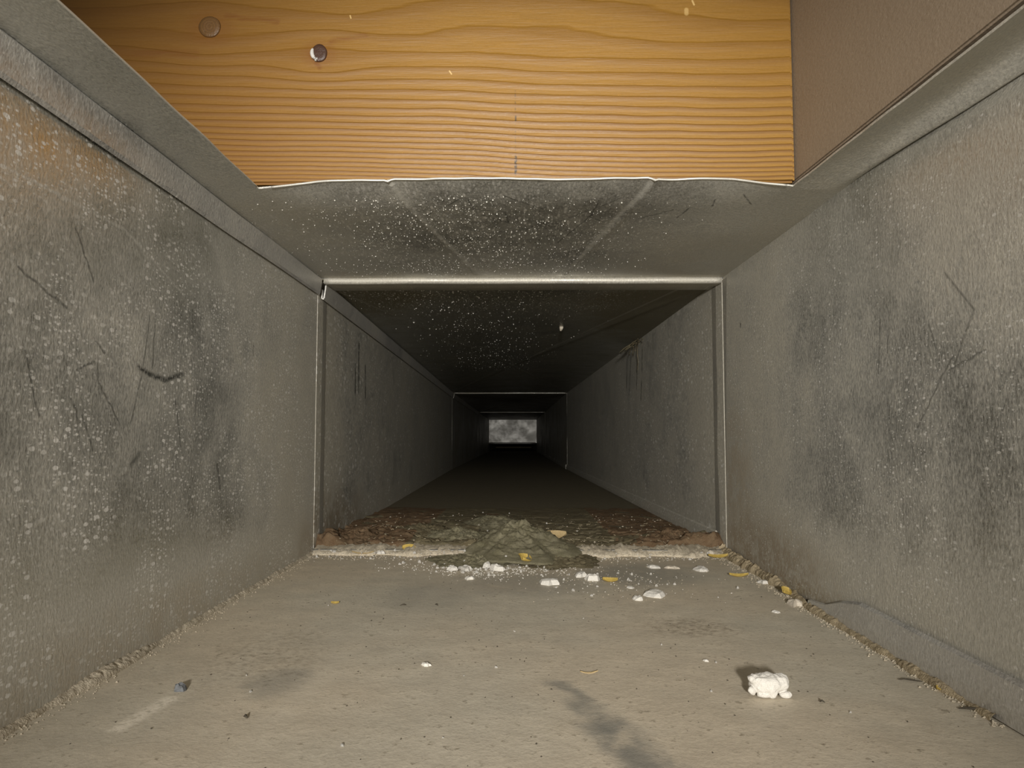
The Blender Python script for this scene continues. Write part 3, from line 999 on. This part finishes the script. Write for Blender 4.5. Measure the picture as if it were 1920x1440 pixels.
def joint_r(t):
    x = XL + 0.003 + (XRB - XL - 0.006) * t
    wd = max(0.004, 0.0125 + 0.008 * fbm(x * 45, 9, 0, 4))
    return (x, J1 + 0.008, floor_z(x, J1 - 0.001)), (0, -1), wd + 0.008, max(0.0024, 0.0052 + 0.0018 * fbm(x * 60, 2, 0, 3))
ridge('dust_ridge', joint_r, 420, M_crust, 'pale dust crust lying across the floor joint', 'dust')

# chips of plaster and paint
def chip_mesh(w_, d_, h_, seed, n=10, jag=0.20, cuts=0, sub=3):
    """broken flake: jagged outline, uneven broken top"""
    rnd = random.Random(seed)
    if sub == 2:
        n = 9
    ang = [2 * math.pi * (k + rnd.uniform(-.28, .28)) / n for k in range(n)]
    out = [1 + 0.42 * fbm(math.cos(a) * 1.1 + seed * 1.7, math.sin(a) * 1.1, seed * .3, 3) + rnd.uniform(-jag, jag) for a in ang]
    slope = (rnd.uniform(-.35, .35), rnd.uniform(-.35, .35))
    rings = [(0.99, 0.0), (1.0, 0.16), (0.80, 0.72), (0.42, 1.0)]
    vs, fs = [], []
    for q, (r, zz) in enumerate(rings):
        for a, o_ in zip(ang, out):
            x, y = r * o_ * math.cos(a), r * o_ * math.sin(a)
            z = zz * (1 + slope[0] * x + slope[1] * y)
            if q >= 1:
                z += rnd.uniform(-.10, .10) * (0.8 if q == 1 else 1.7)
                x += rnd.uniform(-.05, .05)
                y += rnd.uniform(-.05, .05)
            vs.append((x * w_ * .5, y * d_ * .5, max(0.0, z) * h_ - (0.02 * h_ if q == 0 else 0)))
    vs.append((0, 0, h_ * (1 + rnd.uniform(-.2, .15))))
    for q in range(len(rings) - 1):
        for k in range(n):
            k2 = (k + 1) % n
            fs.append((q * n + k, q * n + k2, (q + 1) * n + k2, (q + 1) * n + k))
    e = (len(rings) - 1) * n
    for k in range(n):
        fs.append((e + k, e + (k + 1) % n, len(vs) - 1))
    fs.append(tuple(range(n))[::-1])
    me = bpy.data.meshes.new('chip')
    me.from_pydata(vs, [], fs)
    return me

def chip(name, x, y, w_, d_, h_, seed, label, mat=M_white, rot=0.0, cat='chip', smooth=False, group=None, lift=0.0, **k):
    me = chip_mesh(w_, d_, h_, seed, **k)
    me.materials.append(mat)
    if smooth:
        me.polygons.foreach_set('use_smooth', [True] * len(me.polygons))
    o = bpy.data.objects.new(name, me)
    o.location = (x, y, floor_z(x, y) + lift)
    o.rotation_euler = (0, 0, rot)
    col.objects.link(o)
    return tag(o, label, cat, group)

mm = 0.001
chips = [
 ('plaster_chip', 16.5, 441, 11.5, 9, 4.6, 3, 'white wedge-shaped chip alone in front of the lint heap', M_white, .2),
 ('plaster_chip', 38.0, 463, 7.0, 6, 4.2, 4, 'left one of two white chips lying against each other', M_white, -.5),
 ('plaster_chip', 43.8, 452, 9.0, 7, 5.0, 5, 'right, larger one of two white chips lying against each other', M_white, -.4),
 ('plaster_chip', 72.4, 410, 13.6, 9, 4.4, 6, 'long flat white chip, largest in the middle of the floor', M_white, .12),
 ('plaster_chip', 62.3, 400, 6.2, 5, 3.0, 7, 'small white chip touching the left tip of the long chip', M_white, .5),
 ('plaster_chip', 87.6, 494, 9.6, 7, 2.6, 8, 'flat white chip, leftmost of the three in a row near the right of the joint', M_white, -.1),
 ('plaster_chip', 98.7, 492, 9.0, 5, 2.0, 9, 'flat pinkish chip, middle of the three in a row near the right of the joint', M_cream, .0),
 ('plaster_chip', 116.4, 484, 8.0, 8, 3.6, 10, 'pointed white chip, rightmost of the three in a row near the right of the joint', M_white, .3),
 ('plaster_chip', 143.0, 444, 5.8, 5, 2.8, 11, 'little white chip against the dirt at the foot of the right sheet', M_white, .6),
 ('plaster_pebble', 141.6, 389, 7.6, 6, 4.4, 12, 'rounded cream pebble beside the dirt at the foot of the right sheet', M_cream, -.3),
 ('plaster_chip', -43.4, 480, 7.2, 6, 3.8, 13, 'white chip, leftmost of the row before the lint heap', M_white, .4),
 ('plaster_chip', -34.6, 481, 8.2, 6, 3.6, 14, 'long white chip, second in the row before the lint heap', M_white, .2),
 ('plaster_chip', -22.0, 489, 5.8, 5, 5.0, 15, 'round white chip, third in the row before the lint heap', M_white, .0),
 ('plaster_chip', -13.7, 479, 7.2, 7, 5.2, 16, 'tall white chip, rightmost of the row before the lint heap', M_white, .7),
 ('plaster_chip', -30.7, 454, 5.6, 4, 2.4, 17, 'small white chip nearest the camera before the row at the lint heap', M_white, .1),
 ('plaster_chip', 63.0, 429, 4.0, 3, 1.4, 18, 'thin white flake behind the long flat chip', M_white, .0),
 ('plaster_chip', 12.0, 541, 5.0, 4, 3.0, 20, 'white chip under the yellow leaf on the joint', M_white, .4),
 ('plaster_chip', 27.0, 541, 7.0, 4, 2.8, 21, 'white chip at the right tip of the yellow leaf on the joint', M_white, -.2),
 ('plaster_chip', -100.2, 537, 5.0, 4, 3.2, 22, 'white chip on the crust left of the yellow flake', M_white, .9),
 ('plaster_chip', 137.0, 540, 4.6, 4, 3.4, 23, 'cream crumb at the right end of the joint', M_cream, .9),
 ('plaster_chip', 126.3, 373, 3.0, 2.4, 1.4, 24, 'tiny white chip alone left of the cream pebble', M_white, .3),
 ('plaster_chip', 72.1, 294, 1.7, 1.5, 1.0, 25, 'tiny white crumb behind the big crumpled lump', M_white, .3),
 ('plaster_chip', -35.7, 288, 2.6, 3.0, 1.6, 26, 'pale grey flake alone on the middle of the floor', M_white, 1.0),
]
for n, x, y, a, b, c, sd, lab, mt, ro in chips:
    chip(n, x * mm, y * mm, a * mm, b * 1.55 * mm, c * 0.62 * mm, sd, lab, mt, ro, lift=0.0016 if y > 533 else (0.0008 if abs(y - 482) < 8 and x < 0 else 0.0))

# the big crumpled lump near the camera
def lump():
    bm = bmesh.new()
    rnd = random.Random(4)
    lobes = [((-.0005, .000, .0040), (.0058, .0042, .0036)), ((.0036, .0004, .0042), (.0036, .0034, .0030)), ((-.0044, -.0010, .0058), (.0022, .0022, .0018)),
             ((-.0060, -.0020, .0024), (.0014, .0014, .0014)), ((.0006, -.0026, .0024), (.0018, .0016, .0024)), ((.0054, -.0024, .0012), (.0020, .0012, .0011)),
             ((-.0016, -.0020, .0012), (.0028, .0016, .0010)), ((.0005, .0020, .0020), (.0050, .0034, .0022))]
    for c, r in lobes:
        res = bmesh.ops.create_icosphere(bm, subdivisions=4, radius=1.0)
        for v in res['verts']:
            p = v.co.copy()
            q = Vector((p.x * r[0] + c[0], p.y * r[1] + c[1], p.z * r[2] + c[2]))
            q *= 1 + 0.10 * fbm(q.x * 420, q.y * 420, q.z * 420, 3)
            q.z = max(0.0, q.z)
            v.co = q
    me = bpy.data.meshes.new('plaster_lump')
    bm.to_mesh(me)
    bm.free()
    me.materials.append(M_white)
    o = bpy.data.objects.new('plaster_lump', me)
    md = o.modifiers.new('weld', 'REMESH')
    md.mode = 'VOXEL'
    md.voxel_size = 0.00022
    md.use_smooth_shade = True
    o.location = (0.0834, 0.2565, floor_z(.0834, .2565) - 0.0001)
    col.objects.link(o)
    tag(o, 'big crumpled white plaster lump on the floor at lower right', 'lump')
lump()

# loose white crumbs, alike
rnd = random.Random(12)
proto = [chip_mesh(1, 1, 0.7, 40 + i, cuts=7, sub=2) for i in range(4)]
for me in proto:
    me.materials.append(M_white)
spots = []
for _ in range(52):
    spots.append(('j', rnd.uniform(-.146, .146), 0.533 + rnd.uniform(-0.010, 0.016), rnd.uniform(.0010, .0024)))
for _ in range(46):
    a = rnd.gauss(-0.022, 0.030)
    spots.append(('h', a, 0.478 + rnd.gauss(0, .010) + abs(a + .02) * .4, rnd.uniform(.0008, .0024)))
for _ in range(24):
    spots.append(('c', rnd.gauss(0.045, 0.028), 0.448 + rnd.gauss(0, .022), rnd.uniform(.0008, .0018)))
for _ in range(14):
    spots.append(('d', rnd.uniform(-.14, .14), rnd.uniform(.60, .82), rnd.uniform(.0012, .0022)))
for _ in range(14):
    spots.append(('f', rnd.uniform(-.13, .13), rnd.uniform(.21, .42), rnd.uniform(.0005, .0010)))
CR = {'j': ('tiny white crumb on the dust crust of the floor joint', 'white crumbs on the joint crust'),
      'h': ('tiny white crumb in the powder just before the lint heap', 'white crumbs before the lint heap'),
      'c': ('tiny white crumb around the two chips lying against each other', 'white crumbs around the touching chips'),
      'd': ('tiny white crumb on the dark dirt behind the joint', 'white crumbs on the dark dirt'),
      'f': ('tiny pale speck lying loose on the open nearest floor', 'pale specks on the nearest floor')}
for i, (kind_, x, y, s_) in enumerate(spots):
    o = bpy.data.objects.new('white_crumb', proto[i % 4])
    z = floor_z(x, y) + (dirt_h(x, y) if y > 0.552 else 0)
    if 0.534 < y <= 0.552:
        z += 0.0022
    if y > .5 and abs(x + .004) < .04 and y < .63:
        z += 0.006 * max(0, 1 - abs(x + .004) / .04)
    o.location = (x, y, z)
    o.scale = (s_, s_ * rnd.uniform(.7, 1.2), s_ * rnd.uniform(.7, 1.1))
    o.rotation_euler = (0, 0, rnd.uniform(0, 6.28))
    col.objects.link(o)
    tag(o, CR[kind_][0], 'crumb', CR[kind_][1])

# grit too small to count
def grit(name, pts, mat, label):
    r_ = random.Random(7)
    g = G()
    for x, y, z, s_ in pts:
        b = len(g.v)
        for q in ((1, 0, 0), (-1, 0, 0), (0, 1, 0), (0, -1, 0), (0, 0, 1), (0, 0, -.6)):
            k = s_ * r_.uniform(.6, 1.3)
            g.v.append((x + q[0] * k, y + q[1] * k, z + q[2] * k * .8 + s_ * .3))
        for t in ((0, 2, 4), (2, 1, 4), (1, 3, 4), (3, 0, 4), (2, 0, 5), (1, 2, 5), (3, 1, 5), (0, 3, 5)):
            g.f.append(tuple(b + i for i in t))
    return tag(new_obj(name, g.v, g.f, mat, smooth=False), label, 'grit', kind='stuff')

pw, pt_, pd = [], [], []
for _ in range(900):
    x = rnd.uniform(-.150, .147); y = 0.531 + rnd.gauss(0, .007)
    (pw if rnd.random() < .45 else pt_).append((x, min(y, .551), floor_z(x, y) + (0.0016 if y > .535 else 0), rnd.uniform(.0002, .0007)))
for _ in range(700):
    x = rnd.gauss(-.018, .034); y = .474 + rnd.gauss(0, .012) + abs(x + .02) * .35
    pw.append((x, y, floor_z(x, y), rnd.uniform(.00015, .0006)))
for _ in range(300):
    x = rnd.gauss(.05, .03); y = .452 + rnd.gauss(0, .025)
    (pw if rnd.random() < .5 else pt_).append((x, y, floor_z(x, y), rnd.uniform(.00015, .0005)))
for _ in range(900):
    y = rnd.uniform(.23, .545); x = XRB - .004 - abs(rnd.gauss(0, .0035)) * (.5 + 3 * max(0, y - .25))
    pt_.append((x, y, floor_z(x, y), rnd.uniform(.0002, .0007)))
for _ in range(500):
    y = rnd.uniform(.21, .545); x = XL + .003 + abs(rnd.gauss(0, .003))
    pt_.append((x, y, floor_z(x, y), rnd.uniform(.00015, .0005)))
for _ in range(260):
    x = rnd.uniform(-.14, .14); y = rnd.uniform(.20, .5)
    pd.append((x, y, floor_z(x, y), rnd.uniform(.00015, .0004)))
for _ in range(600):
    x = rnd.uniform(-.150, .14); y = rnd.uniform(.556, .80)
    (pd if rnd.random() < .6 else pt_).append((x, y, floor_z(x, y) + dirt_h(x, y), rnd.uniform(.0003, .0010)))
grit('white_grit', pw, M_white, 'fine white powder grains along the joint and before the heap')
grit('tan_grit', pt_, M_crust, 'fine tan grains along the edges of the floor')
grit('dark_grit', pd, M_dark, 'fine dark specks on the floor')

# dry leaf scraps
def leaf(x, y, L, W, rot, mat, label, tilt=0.0, curl=0.25, lift=0.0, name='leaf_scrap'):
    g = G()
    def pt(t, s_):
        wd = W * math.sin(math.pi * min(1, max(0, t))) ** 0.7 * (1 + 0.15 * nz(t * 6 + x * 90, s_))
        u = (t - .5) * L
        v = s_ * wd / 2
        zz = curl * W * (s_ * s_) + 0.10 * L * (2 * t - 1) ** 2 + math.tan(tilt) * v
        return (u, v, zz + 0.0003)
    g.grid(lin(0.02, .98, 16), lin(-1, 1, 7), pt)
    o = new_obj(name, g.v, g.f, mat)
    o.location = (x, y, floor_z(x, y) + lift)
    o.rotation_euler = (0, 0, rot)
    solid(o, 0.00025, -1)
    return tag(o, label, 'leaf')
leaf(.0270, .578, .018, .009, .05, M_leafb, 'broad tan leaf scrap on the dirt right of the lint heap', .5, lift=.0055)
leaf(.0185, .545, .018, .006, -.18, M_leaf, 'bright yellow leaf scrap on the joint right of the lint heap', .5, lift=.0040)
leaf(.0085, .548, .010, .006, .5, M_leaf, 'olive leaf scrap leaning on the right flank of the lint heap', .6, lift=.0070)
leaf(.0035, .502, .010, .009, 1.1, M_leaf, 'yellow-brown leaf scrap at the front foot of the lint heap', .4, lift=.0030)
leaf(-.0812, .545, .010, .006, -.2, M_leaf, 'orange-yellow leaf flake lying on the joint at left', .6, lift=.0030)
leaf(-.1130, .537, .016, .002, .03, M_leafb, 'thin straw-coloured sliver along the joint at far left', .0, lift=.0012)
leaf(.1390, .526, .015, .004, .1, M_leaf, 'long yellow leaf scrap at the right end of the joint', .3, lift=.0012)
leaf(.1345, .463, .012, .0035, .0, M_leaf, 'narrow yellow leaf scrap near the foot of the right sheet', .2)
leaf(.0534, .446, .009, .005, -.2, M_leaf, 'orange-brown leaf scrap right of the two touching chips', .2)
leaf(.1440, .408, .006, .005, .6, M_leaf, 'yellow leaf scrap standing in the dirt behind the cream pebble', .6, lift=.0020)
leaf(.0254, .279, .0068, .0010, .12, M_leafb, 'tan splinter alone in the middle of the floor', 0, .1)
leaf(.1458, .262, .0050, .0035, -.3, M_leaf, 'yellow scrap at the foot of the right seam strip', .2)
leaf(-.0959, .389, .0040, .0022, .1, M_leaf, 'faint orange scrap on the left half of the floor', .1)

def bit(x, y, pts, r, mat, label, name='dark_fibre', lift=0.0004):
    g = tube([(p[0] * mm, p[1] * mm, p[2] * mm) for p in pts], lambda t: r * (0.35 + 0.65 * math.sin(math.pi * min(1, max(0, t)))))
    o = new_obj(name, g.v, g.f, mat)
    o.location = (x, y, floor_z(x, y) + lift)
    return tag(o, label, 'debris')
bit(.1392, .2724, [(-3.6, .6, 0), (-1.5, .2, .3), (.8, -1.0, .3), (2.2, -1.6, .2), (3.8, -1.4, 0)], .00035, M_dark, 'short curved dark fibre near the right seam strip')
bit(.1445, .2440, [(-4, 1, .0), (-1, .0, .4), (2, -.8, .4), (4, -1.6, 0)], .0005, M_dark, 'dark sliver in the right corner nearest the camera')
bit(-.0853, .2350, [(-.8, .8, 0), (0, 0, .5), (.8, -.6, 0)], .0005, M_dark, 'dark crumb right of the pale scrape')
bit(.0990, .2500, [(-.6, .3, 0), (0, 0, .5), (.8, -.3, 0)], .0004, M_dark, 'dark crumb right of the big plaster lump')
bit(-.060, .385, [(-1.5, -.6, 0), (0, 0, .4), (1.5, .5, 0)], .0004, M_dark, 'dark splinter on the floor left of the middle')
bit(-.043, .386, [(-.7, 1.2, 0), (0, 0, .4), (.8, -1.0, 0)], .0004, M_dark, 'dark comma-shaped splinter on the middle of the floor')
M_flake = plain('grey_flake', (0.13, 0.135, 0.14), 0.6, metal=0.2, scale=600, amp=0.5, bump=0.0003)
chip('metal_flake', -.1166, .2585, .0046, .0040, .0022, 61, 'small curled grey flake at the end of the pale scrape', M_flake, .7, 'flake')

# lint caught in the right top seam of the second length
rnd = random.Random(3)
g = G()
for i in range(16):
    a = rnd.uniform(0, 6.28)
    p0 = Vector((0.1425 + rnd.uniform(-.003, .001), .892 + rnd.uniform(-.03, .03), .1105 + rnd.uniform(-.002, .001)))
    d = Vector((rnd.uniform(-.020, .000), rnd.uniform(-.03, .03), rnd.uniform(-.012, .000)))
    t_ = tube([tuple(p0 + d * t + Vector((0, 0, -.004 * t * t)) + Vector((nz(t * 3, i), nz(t * 3, i + 9), 0)) * .002) for t in lin(0, 1, 8)], .00045, 5)
    b = len(g.v)
    g.v += t_.v
    g.f += [tuple(k + b for k in f) for f in t_.f]
tag(new_obj('lint_tuft', g.v, g.f, M_dirt), 'wispy lint tuft caught in the top right seam of the second length', 'lint', kind='stuff')
g = tube([(.1405, .880, .106), (.1400, .879, .094), (.1406, .878, .084), (.1398, .877, .074)], .00035, 5)
tag(new_obj('lint_strand', g.v, g.f, M_dirt), 'single lint strand hanging down below the tuft on the right sheet', 'lint')
o = chip('dust_bead', .0449, .8015, .004, .006, .004, 71, 'pale dust bead stuck to the dark top sheet', M_cream, 0, 'dust')
o.rotation_euler = (math.pi, 0, 0)
o.location = (.0449, .8015, .1148)

# ------------------------------------------------------------------ dried droplets and loose fibres
def beads(name, pts, axis, mat, label):
    """tiny rounded nubs standing on a sheet; axis = direction they stand out in"""
    r_ = random.Random(21)
    ax = Vector(axis)
    e1 = Vector((0, 1, 0))
    e2 = ax.cross(e1)
    g = G()
    for p, s_ in pts:
        b = len(g.v)
        P = Vector(p)
        for k in range(5):
            a = k * 2 * math.pi / 5 + r_.random()
            q = P + (e1 * math.cos(a) + e2 * math.sin(a)) * s_ * r_.uniform(.75, 1.2) - ax * s_ * .25
            g.v.append(tuple(q))
        g.v.append(tuple(P + ax * s_ * r_.uniform(.55, .9)))
        for k in range(5):
            g.f.append((b + k, b + (k + 1) % 5, b + 5))
    o = new_obj(name, g.v, g.f, mat, smooth=False)
    bm = bmesh.new()
    bm.from_mesh(o.data)
    for f in bm.faces:
        if f.normal.dot(ax) < 0:
            f.normal_flip()
    bm.to_mesh(o.data)
    bm.free()
    return tag(o, label, 'droplets', kind='stuff')

M_drop = plain('dried_droplet', (0.75, 0.73, 0.66), 0.4, scale=900, amp=0.3, bump=0, spec=0.5)
rnd = random.Random(5)
pts = []
while len(pts) < 1500:
    x, y = rnd.gauss(-.035, .055), rnd.uniform(.36, .545)
    if XL + .004 < x < .10 and rnd.random() < 0.25 + 0.75 * max(0, nz(x * 22, y * 22) + .45):
        pts.append(((x, y, zceil(x, y)), .00018 + .00042 * rnd.random() ** 2.5))
beads('dried_droplets', pts, (0, 0, -1), M_drop, 'pale dried droplets freckling the nearest top sheet')
pts = []
T2 = sec(S2)
while len(pts) < 900:
    y = .585 + .75 * rnd.random() ** 1.8
    x = rnd.gauss(-.045 + .02 * (y - .58), .045)
    if S2[1] + .008 < x < S2[2] - .01:
        t, q = (x - S2[1]) / (S2[2] - S2[1]), (y - J1) / (J2 - J1)
        dd = min(abs(t - q), abs(t - (1 - q)))
        zz = 0.010 * min(t, 1 - t, q, 1 - q) - 0.0012 * max(0, 1 - dd / 0.012)
        pts.append((T2(x, S2[3] + zz, y), .00028 + .00075 * rnd.random() ** 3))
beads('dried_droplets', pts, (0, 0, -1), M_drop, 'pale dried droplets freckling the dark second top sheet')
pts = []
while len(pts) < 1400:
    y, z = rnd.uniform(.19, .50), rnd.uniform(-.083, .098)
    if rnd.random() < 0.2 + 0.8 * max(0, nz(y * 18, z * 18, 4) + .35):
        t = (z - ZF) / (ZC - ZF)
        pts.append(((XL + seg_wave(y, z * 9 + 3) * math.sin(t * math.pi), y, z), .00013 + .00032 * rnd.random() ** 2.5))
beads('dried_droplets', pts, (1, 0, 0), M_drop, 'pale dried droplets freckling the left sheet nearest the camera')

M_fib = plain('pale_fibre', (0.42, 0.36, 0.24), 0.9, scale=300, amp=0.5, bump=0)
g = G()
for i in range(330):
    x, y = rnd.uniform(-.145, .14), .556 + .16 * rnd.random() ** 1.4
    if i % 3 == 0:
        x, y = rnd.gauss(-.006, .025), rnd.uniform(.515, .60)
    z = floor_z(x, y) + dirt_h(x, y) + .0010
    if y < .62 and abs(x + .001) < .043:
        u = math.hypot((x + .001) / .043, (y - .572) / .055)
        z = max(z, ZF + .019 * max(0, 1 - u) ** .95 + .0012)
    a, L = rnd.uniform(0, 6.28), rnd.uniform(.0015, .0055)
    t_ = tube([(x + math.cos(a) * L * (k - .5), y + math.sin(a) * L * (k - .5), z + .0012 * nz(k * 2, i * 1.3)) for k in lin(0, 1, 4)], .00014, 3)
    b = len(g.v)
    g.v += t_.v
    g.f += [tuple(k + b for k in f) for f in t_.f]
tag(new_obj('lint_fibres', g.v, g.f, M_fib, smooth=False), 'fine pale fibres matted into the dirt behind the joint', 'lint', kind='stuff')
